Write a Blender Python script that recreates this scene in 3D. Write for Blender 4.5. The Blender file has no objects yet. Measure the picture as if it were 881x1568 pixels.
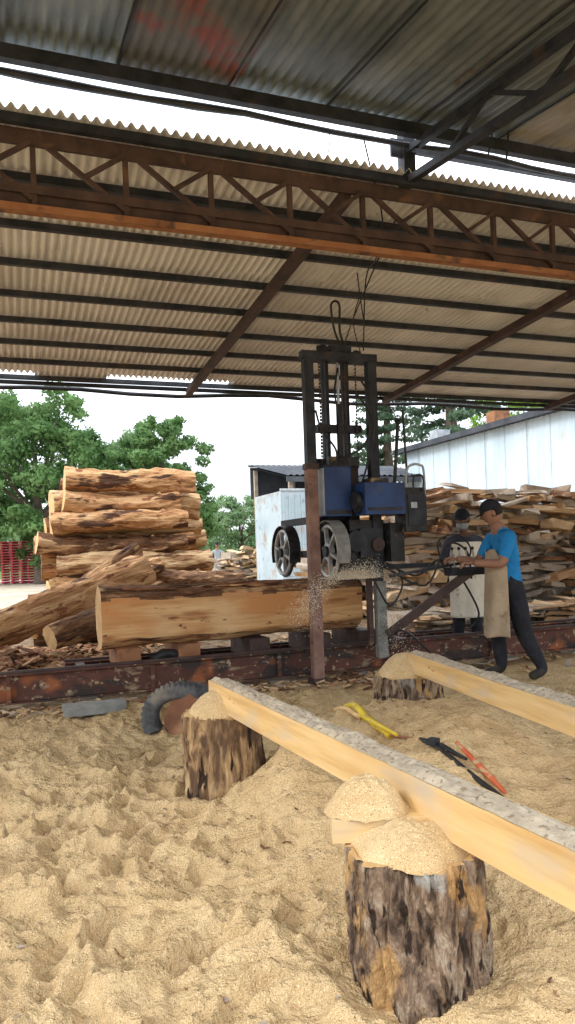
import bpy, bmesh, math, random
import numpy as np
from mathutils import Vector, Matrix, Euler, noise
random.seed(7); np.random.seed(7)
R=math.radians
SITE=R(20.5); CA,SA=math.cos(SITE),math.sin(SITE)
def W(a,b,z=0): return Vector((a*CA-b*SA,a*SA+b*CA,z))
def nz(x,y=0,z=0): return noise.noise(Vector((x,y,z)))
scene=bpy.context.scene
# ------------------------------------------------------------------ materials
def new_mat(name):
    m=bpy.data.materials.new(name); m.use_nodes=True
    nt=m.node_tree; bs=nt.nodes['Principled BSDF']
    return m,nt,bs
def N(nt,t,**k):
    n=nt.nodes.new(t)
    for a,b in k.items():
        if a in n.inputs.keys(): n.inputs[a].default_value=b
        else: setattr(n,a,b)
    return n
def ramp(nt,stops):
    r=nt.nodes.new('ShaderNodeValToRGB'); e=r.color_ramp.elements
    while len(e)<len(stops): e.new(0.5)
    for i,(p,c) in enumerate(stops):
        e[i].position=p; e[i].color=(c[0],c[1],c[2],1)
    return r
def mat(name,stops,scale=4,stretch=(1,1,1),rough=.85,metal=0,bump=.3,bscale=None,bstretch=None,dist=.02,spots=None,detail=4,spec=.3,warp=0):
    m,nt,bs=new_mat(name); L=nt.links.new
    tc=N(nt,'ShaderNodeTexCoord')
    mp=N(nt,'ShaderNodeMapping'); mp.inputs['Scale'].default_value=stretch
    L(tc.outputs['Object'],mp.inputs['Vector'])
    n=N(nt,'ShaderNodeTexNoise',Scale=scale,Detail=detail,Roughness=.62,Distortion=warp)
    L(mp.outputs[0],n.inputs['Vector'])
    r=ramp(nt,stops); L(n.outputs['Fac'],r.inputs[0]); col=r.outputs[0]
    for sp in (spots or []):
        mp2=N(nt,'ShaderNodeMapping'); mp2.inputs['Scale'].default_value=sp[4] if len(sp)>4 else (1,1,1)
        mp2.inputs['Location'].default_value=(3.1,1.7,5.3)
        L(tc.outputs['Object'],mp2.inputs['Vector'])
        n2=N(nt,'ShaderNodeTexNoise',Scale=sp[0],Detail=3 if sp[0]<50 else 0,Roughness=.6); L(mp2.outputs[0],n2.inputs['Vector'])
        mr=N(nt,'ShaderNodeMapRange'); mr.inputs[1].default_value=sp[1]; mr.inputs[2].default_value=sp[2]
        L(n2.outputs['Fac'],mr.inputs[0])
        mx=N(nt,'ShaderNodeMix',data_type='RGBA'); L(mr.outputs[0],mx.inputs['Factor'])
        L(col,mx.inputs[6]); mx.inputs[7].default_value=(*sp[3],1); col=mx.outputs[2]
    L(col,bs.inputs['Base Color'])
    bs.inputs['Roughness'].default_value=rough; bs.inputs['Metallic'].default_value=metal
    bs.inputs['Specular IOR Level'].default_value=spec
    if bump:
        mp3=N(nt,'ShaderNodeMapping'); mp3.inputs['Scale'].default_value=bstretch or stretch
        L(tc.outputs['Object'],mp3.inputs['Vector'])
        n3=N(nt,'ShaderNodeTexNoise',Scale=bscale or scale*3,Detail=3,Roughness=.65); L(mp3.outputs[0],n3.inputs['Vector'])
        b=N(nt,'ShaderNodeBump',Strength=bump,Distance=dist); L(n3.outputs['Fac'],b.inputs['Height']); L(b.outputs[0],bs.inputs['Normal'])
    return m
M={}
M['sawdust']=mat('sawdust',[(.3,(.50,.34,.165)),(.7,(.66,.485,.265))],scale=9,bump=.6,bscale=150,dist=.006,rough=.95,spots=[(2.2,.5,.75,(.46,.31,.15)),(260,.64,.74,(.30,.18,.08)),(240,.66,.76,(.84,.68,.43))])
M['sawdust_grey']=mat('sawdust_grey',[(.3,(.32,.26,.19)),(.7,(.54,.45,.33))],scale=14,bump=.6,bscale=120,dist=.008,rough=.95,spots=[(60,.62,.74,(.26,.19,.12))])
M['pine']=mat('pine_lumber',[(.32,(.55,.33,.125)),(.5,(.70,.47,.205)),(.7,(.78,.57,.30))],scale=1.6,stretch=(.7,14,10),bump=.12,bscale=6,rough=.7,dist=.004,spots=[(2.6,.66,.70,(.42,.20,.07),(1.3,3,3.4)),(1.2,.5,.8,(.62,.39,.18)),(1.6,.55,.7,(.50,.42,.32),(.8,2,2))])
M['cant']=mat('cant_wood',[(.3,(.38,.16,.05)),(.45,(.54,.28,.11)),(.58,(.66,.40,.18)),(.72,(.74,.51,.28))],scale=1.9,stretch=(.45,5,5),bump=.25,bscale=8,rough=.75,dist=.008,warp=1.0,detail=6,spots=[(1.8,.60,.70,(.27,.10,.035),(.7,2.0,4)),(1.0,.5,.75,(.72,.50,.27)),(9,.64,.68,(.16,.06,.03),(.6,2,2)),(.9,.52,.64,(.56,.25,.09),(.6,1,3))])
M['endgrain']=mat('endgrain',[(.3,(.50,.29,.12)),(.7,(.70,.47,.24))],scale=7,bump=.2,rough=.85)
M['peeled']=mat('peeled_log',[(.30,(.13,.055,.025)),(.42,(.38,.18,.075)),(.56,(.57,.33,.155)),(.72,(.67,.47,.27))],scale=1.7,stretch=(.8,4.5,4.5),bump=1,bscale=5,dist=.05,rough=.85,warp=1.0,detail=6,spots=[(2.6,.56,.61,(.085,.04,.022),(.5,2.0,2.0)),(5,.6,.64,(.25,.10,.045),(.7,2,2))])
M['peeled_t']=mat('peeled_log_tan',[(.30,(.20,.10,.05)),(.44,(.47,.28,.14)),(.6,(.62,.44,.24)),(.75,(.70,.53,.33))],scale=1.5,stretch=(.8,4,4),bump=1,bscale=5,dist=.05,rough=.85,warp=1.0,detail=6,spots=[(2.2,.58,.63,(.16,.075,.035),(.5,2.0,2.0)),(3,.57,.63,(.33,.16,.07),(.4,3,3))])
M['bark']=mat('bark',[(.32,(.045,.025,.016)),(.48,(.16,.08,.042)),(.6,(.28,.145,.075)),(.72,(.44,.27,.15))],scale=2.8,stretch=(1,3.5,3.5),bump=1,bscale=6,dist=.06,rough=.95,warp=.8,detail=6,spots=[(2.4,.57,.62,(.54,.33,.17),(.6,2,2))])
M['bark_chip']=mat('bark_chip',[(.3,(.10,.045,.025)),(.5,(.24,.11,.06)),(.7,(.45,.26,.14))],scale=2.5,bump=.4,rough=.95)
M['stumpbark']=mat('stump_bark',[(.32,(.035,.022,.016)),(.43,(.12,.08,.055)),(.52,(.23,.155,.10)),(.60,(.34,.27,.20)),(.70,(.24,.165,.11))],scale=6.2,stretch=(2.6,2.6,.9),bump=1,bscale=13,bstretch=(2.2,2.2,1.0),dist=.035,rough=.92,warp=1.3,detail=8,spots=[(4.2,.58,.64,(.42,.255,.11),(1.5,1.5,.7)),(3.6,.58,.64,(.33,.32,.29),(1,1,.8)),(12,.56,.61,(.03,.019,.013),(1.6,1.6,.5))])
M['stumpbark_t']=mat('stump_bark_tan',[(.32,(.05,.028,.016)),(.45,(.22,.13,.065)),(.55,(.42,.27,.135)),(.70,(.54,.38,.21))],scale=4.6,stretch=(3.0,3.0,.7),bump=1,bscale=10,bstretch=(2.5,2.5,.8),dist=.03,rough=.92,warp=1.2,detail=8,spots=[(3.2,.54,.60,(.12,.07,.04),(1.4,1.4,.6)),(11,.58,.62,(.03,.016,.01),(1.6,1.6,.3))])
M['stumptop']=mat('stump_top',[(.3,(.45,.26,.1)),(.7,(.66,.45,.22))],scale=12,bump=.3,rough=.9)
M['slab_y']=mat('slab_fresh',[(.3,(.44,.28,.15)),(.7,(.66,.49,.31))],scale=2.5,stretch=(1,3,3),bump=.3,rough=.85)
M['slab_g']=mat('slab_weathered',[(.3,(.24,.18,.135)),(.7,(.45,.38,.30))],scale=2.5,stretch=(1,3,3),bump=.3,rough=.9)
M['slab_o']=mat('slab_orange',[(.3,(.30,.165,.08)),(.7,(.50,.32,.175))],scale=2.5,stretch=(1,3,3),bump=.3,rough=.9)
M['steel_dark']=mat('steel_dark',[(.35,(.014,.017,.023)),(.65,(.04,.043,.052))],scale=6,bump=.2,rough=.6,metal=.2,spots=[(3,.62,.72,(.07,.045,.035))])
M['steel_brown']=mat('steel_brown',[(.35,(.040,.026,.024)),(.65,(.085,.052,.044))],scale=5,bump=.25,rough=.7,spots=[(7,.62,.72,(.13,.07,.045))])
M['rust_orange']=mat('rust_orange',[(.35,(.24,.10,.045)),(.65,(.34,.16,.075))],scale=4,bump=.2,rough=.75,spots=[(6,.56,.7,(.10,.055,.04))])
M['rail']=mat('rail_paint',[(.35,(.075,.034,.026)),(.65,(.135,.055,.038))],scale=3,bump=.3,rough=.8,spots=[(2.2,.5,.58,(.045,.034,.03),(1,1,2)),(1.3,.61,.66,(.30,.10,.04)),(5,.58,.70,(.30,.22,.14),(1,1,3)),(16,.62,.68,(.38,.28,.17))])
M['postred']=mat('post_rust',[(.35,(.15,.08,.065)),(.65,(.27,.16,.125))],scale=5,bump=.2,rough=.75,spots=[(9,.6,.7,(.08,.04,.03))])
M['blue']=mat('blue_paint',[(.35,(.012,.03,.10)),(.65,(.02,.055,.175))],scale=4,bump=.08,rough=.5,spec=.3,spots=[(6,.6,.75,(.06,.06,.07)),(2,.66,.8,(.22,.19,.13))])
M['greypaint']=mat('grey_paint',[(.35,(.28,.31,.33)),(.65,(.44,.47,.49))],scale=5,bump=.1,rough=.5)
M['black']=mat('black_metal',[(.35,(.008,.008,.009)),(.65,(.03,.03,.032))],scale=9,bump=.2,rough=.5,spots=[(7,.62,.75,(.22,.15,.08))])
M['rubber']=mat('rubber',[(.35,(.012,.012,.013)),(.65,(.03,.03,.03))],scale=12,bump=.1,rough=.55)
M['tyre']=mat('tyre',[(.35,(.045,.045,.048)),(.65,(.12,.118,.115))],scale=9,bump=.5,rough=.85,spots=[(3,.60,.75,(.26,.22,.17))])
M['wheel']=mat('cast_wheel',[(.35,(.26,.26,.26)),(.65,(.48,.47,.45))],scale=10,bump=.1,rough=.5,metal=.4)
M['chrome']=mat('chrome_rod',[(.35,(.4,.4,.42)),(.65,(.6,.6,.62))],scale=10,bump=0,rough=.3,metal=.8)
M['roof_light']=mat('roof_cement',[(.35,(.70,.69,.69)),(.65,(.82,.82,.82))],scale=1.6,stretch=(1,.6,1),bump=.1,rough=.9,spots=[(2.6,.55,.85,(.54,.51,.49),(1,.6,1)),(9,.68,.77,(.38,.34,.30))])
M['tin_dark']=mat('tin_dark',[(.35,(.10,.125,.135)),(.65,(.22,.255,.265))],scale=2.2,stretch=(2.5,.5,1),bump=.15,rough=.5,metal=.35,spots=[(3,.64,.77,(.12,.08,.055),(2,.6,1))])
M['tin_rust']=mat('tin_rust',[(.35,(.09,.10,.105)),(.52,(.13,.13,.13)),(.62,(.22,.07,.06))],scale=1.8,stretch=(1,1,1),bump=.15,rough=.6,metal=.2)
M['tin_pale']=mat('tin_pale',[(.35,(.22,.21,.195)),(.65,(.36,.345,.32))],scale=2.2,stretch=(2.5,.5,1),bump=.15,rough=.65,spots=[(2.4,.6,.75,(.15,.10,.08),(2,.6,1))])  # lighter brownish-grey sheet metal for the right-hand roof panels
M['white_tin']=mat('white_tin',[(.3,(.44,.54,.61)),(.7,(.60,.70,.77))],scale=1.2,stretch=(1,1,.3),bump=.05,rough=.6,spots=[(1.6,.68,.8,(.45,.36,.28),(1,1,.3))])
M['white_panel']=mat('white_panel',[(.3,(.30,.37,.41)),(.7,(.41,.47,.50))],scale=1,bump=.05,rough=.7,spec=.1,spots=[(1.1,.56,.68,(.30,.20,.14)),(4,.60,.7,(.25,.25,.25))])
M['roof_grey']=mat('roof_grey',[(.3,(.045,.05,.06)),(.7,(.09,.095,.105))],scale=2,bump=.1,rough=.9,spec=.1)
M['red_plastic']=mat('red_paint',[(.3,(.50,.03,.07)),(.7,(.66,.07,.12))],scale=2,bump=.05,rough=.6)
M['skin']=mat('skin',[(.3,(.24,.12,.075)),(.7,(.32,.17,.11))],scale=8,bump=.05,rough=.55)
M['skin_d']=mat('skin_dark',[(.3,(.10,.055,.035)),(.7,(.14,.075,.05))],scale=8,bump=.05,rough=.55)
M['bluetee']=mat('blue_tshirt',[(.3,(.012,.16,.40)),(.7,(.02,.24,.55))],scale=5,bump=.6,bscale=9,dist=.04,rough=.9)
M['greytee']=mat('grey_tshirt',[(.3,(.22,.24,.25)),(.7,(.32,.34,.35))],scale=5,bump=.2,rough=.9)
M['darktee']=mat('dark_shirt',[(.3,(.03,.032,.05)),(.7,(.07,.072,.095))],scale=5,bump=.5,bscale=9,dist=.03,rough=.9)
M['trouser']=mat('dark_trousers',[(.3,(.012,.013,.018)),(.7,(.03,.032,.04))],scale=5,bump=.8,bscale=9,dist=.05,rough=.9)
M['apron']=mat('tan_apron',[(.3,(.32,.24,.16)),(.7,(.46,.36,.25))],scale=4,bump=.5,bscale=7,dist=.03,rough=.9,spots=[(9,.58,.7,(.25,.18,.11))])
M['apron_w']=mat('white_apron',[(.3,(.66,.61,.51)),(.7,(.80,.76,.66))],scale=5,bump=.5,bscale=9,dist=.03,rough=.9,spots=[(9,.62,.72,(.42,.34,.24))])
M['boot']=mat('boot',[(.3,(.02,.017,.014)),(.7,(.05,.042,.034))],scale=8,bump=.2,rough=.7)
M['cap']=mat('black_cap',[(.3,(.01,.01,.014)),(.7,(.02,.02,.028))],scale=8,bump=.2,rough=.9)
M['hair']=mat('hair',[(.3,(.01,.008,.006)),(.7,(.025,.018,.012))],scale=30,bump=.6,rough=.8)
M['eye']=mat('eye_white',[(.3,(.6,.6,.58)),(.7,(.7,.7,.68))],scale=8,bump=0,rough=.3)
M['lip']=mat('lip',[(.3,(.14,.05,.04)),(.7,(.18,.07,.05))],scale=8,bump=0,rough=.5)
M['yellow']=mat('yellow_paint',[(.3,(.62,.44,.02)),(.7,(.78,.58,.04))],scale=8,bump=.1,rough=.5,spots=[(14,.6,.7,(.45,.33,.18))])
M['orange']=mat('orange_grip',[(.3,(.42,.08,.03)),(.7,(.54,.13,.05))],scale=8,bump=.1,rough=.6,spots=[(20,.50,.62,(.46,.33,.18))])
M['concrete']=mat('concrete',[(.3,(.16,.16,.15)),(.7,(.28,.28,.26))],scale=9,bump=.3,rough=.9)
M['trunk']=mat('tree_bark',[(.3,(.05,.04,.03)),(.7,(.13,.10,.08))],scale=3,stretch=(3,3,.6),bump=.6,rough=.95)
def leafmat(name,c1,c2,c3):
    m=mat(name,[(.34,c1),(.5,c2),(.66,c3)],scale=.8,bump=0,rough=.75,detail=2,spec=.1)
    nt=m.node_tree; bs=nt.nodes['Principled BSDF']; out=nt.nodes['Material Output']
    tr=N(nt,'ShaderNodeBsdfTranslucent'); mx=N(nt,'ShaderNodeMixShader'); mx.inputs[0].default_value=.4
    src=bs.inputs['Base Color'].links[0].from_socket
    nt.links.new(src,tr.inputs['Color']); nt.links.new(bs.outputs[0],mx.inputs[1]); nt.links.new(tr.outputs[0],mx.inputs[2]); nt.links.new(mx.outputs[0],out.inputs[0])
    return m
M['leaf']=leafmat('foliage_oak',(.06,.125,.04),(.12,.22,.075),(.19,.31,.12))
M['leaf_b']=leafmat('foliage_bright',(.12,.24,.02),(.20,.36,.04),(.30,.46,.09))
M['needle']=leafmat('foliage_pine',(.045,.085,.055),(.085,.14,.085),(.13,.19,.12))
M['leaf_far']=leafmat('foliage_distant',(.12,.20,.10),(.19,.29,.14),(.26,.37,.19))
# ------------------------------------------------------------------ mesh builder
class MB:
    def __init__(s): s.v=[];s.f=[];s.m=[];s.sm=[];s.mats=[]
    def mi(s,mt):
        if isinstance(mt,str): mt=M[mt]
        if mt not in s.mats: s.mats.append(mt)
        return s.mats.index(mt)
    def add(s,vs,fs,mt,smooth=False):
        o=len(s.v); s.v+= [tuple(v) for v in vs]; k=s.mi(mt)
        for f in fs: s.f.append(tuple(i+o for i in f)); s.m.append(k); s.sm.append(smooth)
    def box(s,c,sz,mt,rot=(0,0,0),jit=0):
        E=Euler(rot).to_matrix(); c=Vector(c); vs=[]
        for x in(-.5,.5):
            for y in(-.5,.5):
                for z in(-.5,.5):
                    p=Vector((x*sz[0],y*sz[1],z*sz[2]))
                    if jit: p+=Vector([random.uniform(-jit,jit)*q for q in sz])
                    vs.append(c+E@p)
        s.add(vs,[(0,1,3,2),(4,6,7,5),(0,4,5,1),(2,3,7,6),(0,2,6,4),(1,5,7,3)],mt)
    def bx(s,a0,a1,b0,b1,z0,z1,mt): s.box(((a0+a1)/2,(b0+b1)/2,(z0+z1)/2),(abs(a1-a0),abs(b1-b0),abs(z1-z0)),mt)
    def beam(s,p0,p1,w,h,mt,up=(0,0,1)):
        p0=Vector(p0);p1=Vector(p1);d=(p1-p0);L=d.length;d.normalize();u=Vector(up)
        if abs(d.dot(u))>.98:u=Vector((1,0,0))
        sd=d.cross(u).normalized();u=sd.cross(d).normalized();vs=[]
        for t in(0,L):
            for y in(-w/2,w/2):
                for z in(-h/2,h/2): vs.append(p0+d*t+sd*y+u*z)
        s.add(vs,[(0,1,3,2),(4,6,7,5),(0,4,5,1),(2,3,7,6),(0,2,6,4),(1,5,7,3)],mt)
    def tube(s,pts,r,mt,n=8,curve=0,cap=True,fn=None,mcap=None,smooth=True):
        pts=[Vector(p) for p in pts]; rs=r if isinstance(r,(list,tuple)) else [r]*len(pts)
        if curve:
            P=[];Q=[]
            for i in range(len(pts)-1):
                p0=pts[max(i-1,0)];p1=pts[i];p2=pts[i+1];p3=pts[min(i+2,len(pts)-1)]
                for k in range(curve):
                    t=k/curve
                    P.append(.5*((2*p1)+(p2-p0)*t+(2*p0-5*p1+4*p2-p3)*t*t+(3*p1-p0-3*p2+p3)*t**3)); Q.append(rs[i]*(1-t)+rs[i+1]*t)
            P.append(pts[-1]);Q.append(rs[-1]);pts=P;rs=Q
        vs=[];fs=[];ref=None
        for i,p in enumerate(pts):
            d=(pts[min(i+1,len(pts)-1)]-pts[max(i-1,0)]).normalized()
            if ref is None: ref=Vector((0,0,1)) if abs(d.z)<.9 else Vector((0,1,0))
            sd=d.cross(ref).normalized(); ref=sd.cross(d).normalized()
            for k in range(n):
                an=2*math.pi*k/n; rr=rs[i]*(fn(i,an) if fn else 1)
                vs.append(p+sd*math.cos(an)*rr+ref*math.sin(an)*rr)
        for i in range(len(pts)-1):
            for k in range(n): a=i*n+k;b=i*n+(k+1)%n; fs.append((a,b,b+n,a+n))
        s.add(vs,fs,mt,smooth)
        if cap:
            o=len(vs)-n
            s.add(vs[:n],[tuple(range(n))[::-1]],mcap or mt); s.add(vs[o:],[tuple(range(n))],mcap or mt)
    def cyl(s,p0,p1,r,mt,n=20,r1=None,mcap=None): s.tube([p0,p1],[r,r if r1 is None else r1],mt,n,mcap=mcap)
    def log(s,p0,p1,r0,r1,mt,mcap='endgrain',n=30,nl=44,rough=.05,seed=0,bend=.04,knots=0):
        p0=Vector(p0);p1=Vector(p1);pts=[];rs=[];b1=random.uniform(-bend,bend);b2=random.uniform(-bend,bend)
        for i in range(nl+1):
            t=i/nl; w=math.sin(math.pi*t)+.5*nz(t*3,seed); pts.append(p0.lerp(p1,t)+Vector((0,b1*w,b2*w))); rs.append(r0*(1-t)+r1*t)
        sc=(p1-p0).length/nl
        s.tube(pts,rs,mt,n,mcap=mcap,fn=lambda i,an:1+rough*(nz(i*sc*1.3+seed*7,math.cos(an)*1.3,math.sin(an)*1.3+seed)*2.0+nz(i*sc*3.5+seed*3,math.cos(an)*3.5,math.sin(an)*3.5)*1.3+nz(i*sc*9+seed*3,math.cos(an)*8,math.sin(an)*8)*.6))
        for k in range(knots):
            t=random.uniform(.1,.9); an=random.uniform(0,6.28); p=p0.lerp(p1,t); rr=r0*(1-t)+r1*t
            d=Vector((random.uniform(-.4,.4),math.cos(an),math.sin(an))).normalized(); s.tube([p+d*rr*.7,p+d*rr*1.02,p+d*rr*1.16],[rr*.42,rr*.26,rr*.17],mt,9,mcap='endgrain')
    def sphere(s,c,r,mt,nu=16,nv=10,fn=None,mtx=None,vr=(0,1)):
        if not isinstance(r,(tuple,list)): r=(r,r,r)
        vs=[];fs=[]
        for j in range(nv+1):
            th=math.pi*(vr[0]+(vr[1]-vr[0])*j/nv)
            for i in range(nu):
                ph=2*math.pi*i/nu
                d=Vector((math.sin(th)*math.cos(ph),math.sin(th)*math.sin(ph),math.cos(th)))
                p=Vector((d.x*r[0],d.y*r[1],d.z*r[2]))
                if fn: p=fn(d,p)
                p=p+Vector(c)
                if mtx: p=mtx@p
                vs.append(p)
        for j in range(nv):
            for i in range(nu):
                a=j*nu+i;b=j*nu+(i+1)%nu; fs.append((a,a+nu,b+nu,b))
        s.add(vs,fs,mt,True)
    def grid(s,P,nu,nv,mt,smooth=True):
        vs=[P(i/nu,j/nv) for j in range(nv+1) for i in range(nu+1)]
        fs=[(j*(nu+1)+i,j*(nu+1)+i+1,(j+1)*(nu+1)+i+1,(j+1)*(nu+1)+i) for j in range(nv) for i in range(nu)]
        s.add(vs,fs,mt,smooth)
    def corr(s,s0,s1,P,mt,pitch=.076,amp=.011,nt=1):
        n=int((s1-s0)/pitch*8)
        s.grid(lambda u,t:P(s0+(s1-s0)*u,t,amp*math.sin(2*math.pi*(s0+(s1-s0)*u)/pitch)),n,nt,mt)
    def build(s,name,site=False,bevel=0,parent=None,mtx=None):
        me=bpy.data.meshes.new(name); me.from_pydata(s.v,[],s.f)
        for m_ in s.mats: me.materials.append(m_)
        me.polygons.foreach_set('material_index',s.m); me.polygons.foreach_set('use_smooth',s.sm); me.update()
        o=bpy.data.objects.new(name,me); scene.collection.objects.link(o)
        if site: o.rotation_euler.z=SITE
        if mtx is not None: o.matrix_world=mtx
        if bevel:
            b=o.modifiers.new('bevel','BEVEL'); b.width=bevel; b.segments=2; b.limit_method='ANGLE'
        if parent: o.parent=parent
        return o
def empty(name,loc=(0,0,0)):
    e=bpy.data.objects.new(name,None); e.location=loc; scene.collection.objects.link(e); return e
def frame(p0,p1):
    p0=Vector(p0);d=(Vector(p1)-p0);L=d.length;d.normalize();y=Vector((0,0,1)).cross(d).normalized();z=d.cross(y)
    m_=Matrix((d,y,z)).transposed().to_4x4(); m_.translation=p0; return m_,L
# ------------------------------------------------------------------ ground
def ground_mesh():
    def axis(lo,hi,st,far_lo,far_hi,g=1.12):
        c=list(np.arange(lo,hi,st)); x=hi;d=st
        out=[]
        while x<far_hi: out.append(x); d*=g; x+=d
        out.append(far_hi)
        neg=[];x=lo;d=st
        while x>far_lo:
            d*=g;x-=d; neg.append(max(x,far_lo))
        return np.array(neg[::-1]+c+out)
    xs=axis(-2.7,2.5,.014,-600,600)
    y1=list(np.arange(1.1,4.6,.012)); y2=axis(4.6,7.6,.026,4.6,900)
    y0=[]; y=1.1;d=.014
    while y>-60: d*=1.15; y-=d; y0.append(y)
    ys=np.array(y0[::-1]+y1+list(y2))
    X,Y=np.meshgrid(xs,ys)
    B=-SA*X+CA*Y
    g=lambda cx,cy,sx,sy,h:h*np.exp(-(((X-cx)/sx)**2+((Y-cy)/sy)**2))
    Z=g(1.05,4.15,.42,.7,.30)+g(.60,3.6,.35,.8,.20)+g(.02,3.95,.27,.5,.30)+g(1.05,5.05,.7,.4,.22)+g(1.75,3.3,.5,.8,.26)+g(.9,2.75,.32,.4,.19)+g(-1.9,2.2,.9,.6,.05)+g(-1.6,4.6,.8,.5,.07)+g(.45,5.3,.4,.3,.13)+g(1.1,1.9,.4,.5,.10)+g(2.3,4.6,.5,.4,.20)+g(.15,3.1,.25,.35,.07)+g(-1.2,6.1,.7,.25,.10)+g(-2.4,5.6,.6,.25,.10)+g(.35,6.3,.5,.25,.08)
    near=1/(1+np.exp((B-6.7)*9))
    Z*=near
    def vn(X,Y,sc,seed):
        rng=np.random.RandomState(seed); T=rng.rand(256,256)
        x=X*sc+1000;y=Y*sc+1000; xi=np.floor(x).astype(int);yi=np.floor(y).astype(int);fx=x-xi;fy=y-yi
        fx=fx*fx*(3-2*fx);fy=fy*fy*(3-2*fy)
        a=T[yi%256,xi%256];b=T[yi%256,(xi+1)%256];c=T[(yi+1)%256,xi%256];d=T[(yi+1)%256,(xi+1)%256]
        return (a*(1-fx)+b*fx)*(1-fy)+(c*(1-fx)+d*fx)*fy-.5
    amp=near*np.clip(1.2-np.maximum(0,X-.1)*.7,.6,1.2)
    wx=X+.12*vn(X,Y,2.5,21); wy=Y+.12*vn(X,Y,2.5,22)
    rid=lambda sc,seed,ax=1,ay=1:1-2*np.abs(vn(wx*ax,wy*ay,sc,seed))*2
    Z+=amp*(vn(X,Y,3,1)*.05+vn(X,Y,7,2)*.034+(rid(4.5,31,.8,1.5)**3)*.034+(rid(9,32,.9,1.4)**3)*.020+vn(X,Y,18,3)*.018+vn(X,Y,38,4)*.009+vn(X,Y,75,9)*.004)
    Z+=(1-near)*np.where(B<40,1,0)*(vn(X,Y,2,5)*.03+vn(X,Y,9,6)*.02)
    rng=np.random.RandomState(11)
    prints=[]
    for path in [(-1.5,1.5,-.35,4.6),(-.75,1.25,-.95,5.2),(-1.0,1.3,.15,3.1),(-.25,1.2,-1.4,3.9),(-1.9,3.0,-.6,5.2),(-.5,1.2,-.1,3.0),(-2.2,4.4,-.4,3.4)]:
        L=math.hypot(path[2]-path[0],path[3]-path[1]); n=int(L/.24)
        an=math.atan2(path[3]-path[1],path[2]-path[0])
        for i in range(n):
            t=i/n; sd=.09*(1 if i%2 else -1)
            prints.append((path[0]+(path[2]-path[0])*t-math.sin(an)*sd+rng.uniform(-.05,.05),path[1]+(path[3]-path[1])*t+math.cos(an)*sd+rng.uniform(-.05,.05),an+rng.uniform(-.5,.5),.12,.045,rng.uniform(.026,.05)))
    for i in range(220):
        prints.append((rng.uniform(-2.3,.4),rng.uniform(1.15,5.8),rng.uniform(0,3.1),rng.uniform(.04,.10),rng.uniform(.016,.032),rng.uniform(.01,.028)))
    for i in range(110):
        prints.append((rng.uniform(.3,2.4),rng.uniform(1.6,5.6),rng.uniform(0,3.1),rng.uniform(.04,.09),rng.uniform(.015,.035),rng.uniform(.01,.022)))
    for (cx,cy,an,la,lb,dp) in prints:
        ix=np.where(abs(xs-cx)<.34)[0];iy=np.where(abs(ys-cy)<.34)[0]
        if len(ix)<3 or len(iy)<3: continue
        sl=np.s_[iy[0]:iy[-1]+1,ix[0]:ix[-1]+1]
        dx=wx[sl]-cx;dy=wy[sl]-cy;u=dx*math.cos(an)+dy*math.sin(an);v=-dx*math.sin(an)+dy*math.cos(an)
        v=v+.25*u*u/la
        r=np.sqrt((u/la)**2+(v/lb)**2)
        Z[sl]+=-dp*np.exp(-r**4)+dp*.5*np.exp(-((r-1.35)/.4)**2)*(v>0)*(.6+.4*np.sin(u*40+cx*9))
    return xs,ys,X,Y,Z
xs,ys,GX,GY,GZ=ground_mesh()
ny,nx=GX.shape
verts=np.stack([GX.ravel(),GY.ravel(),GZ.ravel()],1)
idx=np.arange(nx*ny).reshape(ny,nx)
quads=np.stack([idx[:-1,:-1].ravel(),idx[:-1,1:].ravel(),idx[1:,1:].ravel(),idx[1:,:-1].ravel()],1)
def np_mesh(name,verts,quads,mats,smooth=True):
    me=bpy.data.meshes.new(name); me.vertices.add(len(verts)); me.vertices.foreach_set('co',verts.astype(np.float32).ravel())
    me.loops.add(quads.size); me.loops.foreach_set('vertex_index',quads.astype(np.int32).ravel())
    me.polygons.add(len(quads)); me.polygons.foreach_set('loop_start',np.arange(0,quads.size,4,dtype=np.int32)); me.polygons.foreach_set('loop_total',np.full(len(quads),4,dtype=np.int32))
    me.polygons.foreach_set('use_smooth',np.full(len(quads),smooth)); me.update(calc_edges=True); me.validate()
    for m_ in mats: me.materials.append(m_)
    o=bpy.data.objects.new(name,me); scene.collection.objects.link(o); return o
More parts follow.
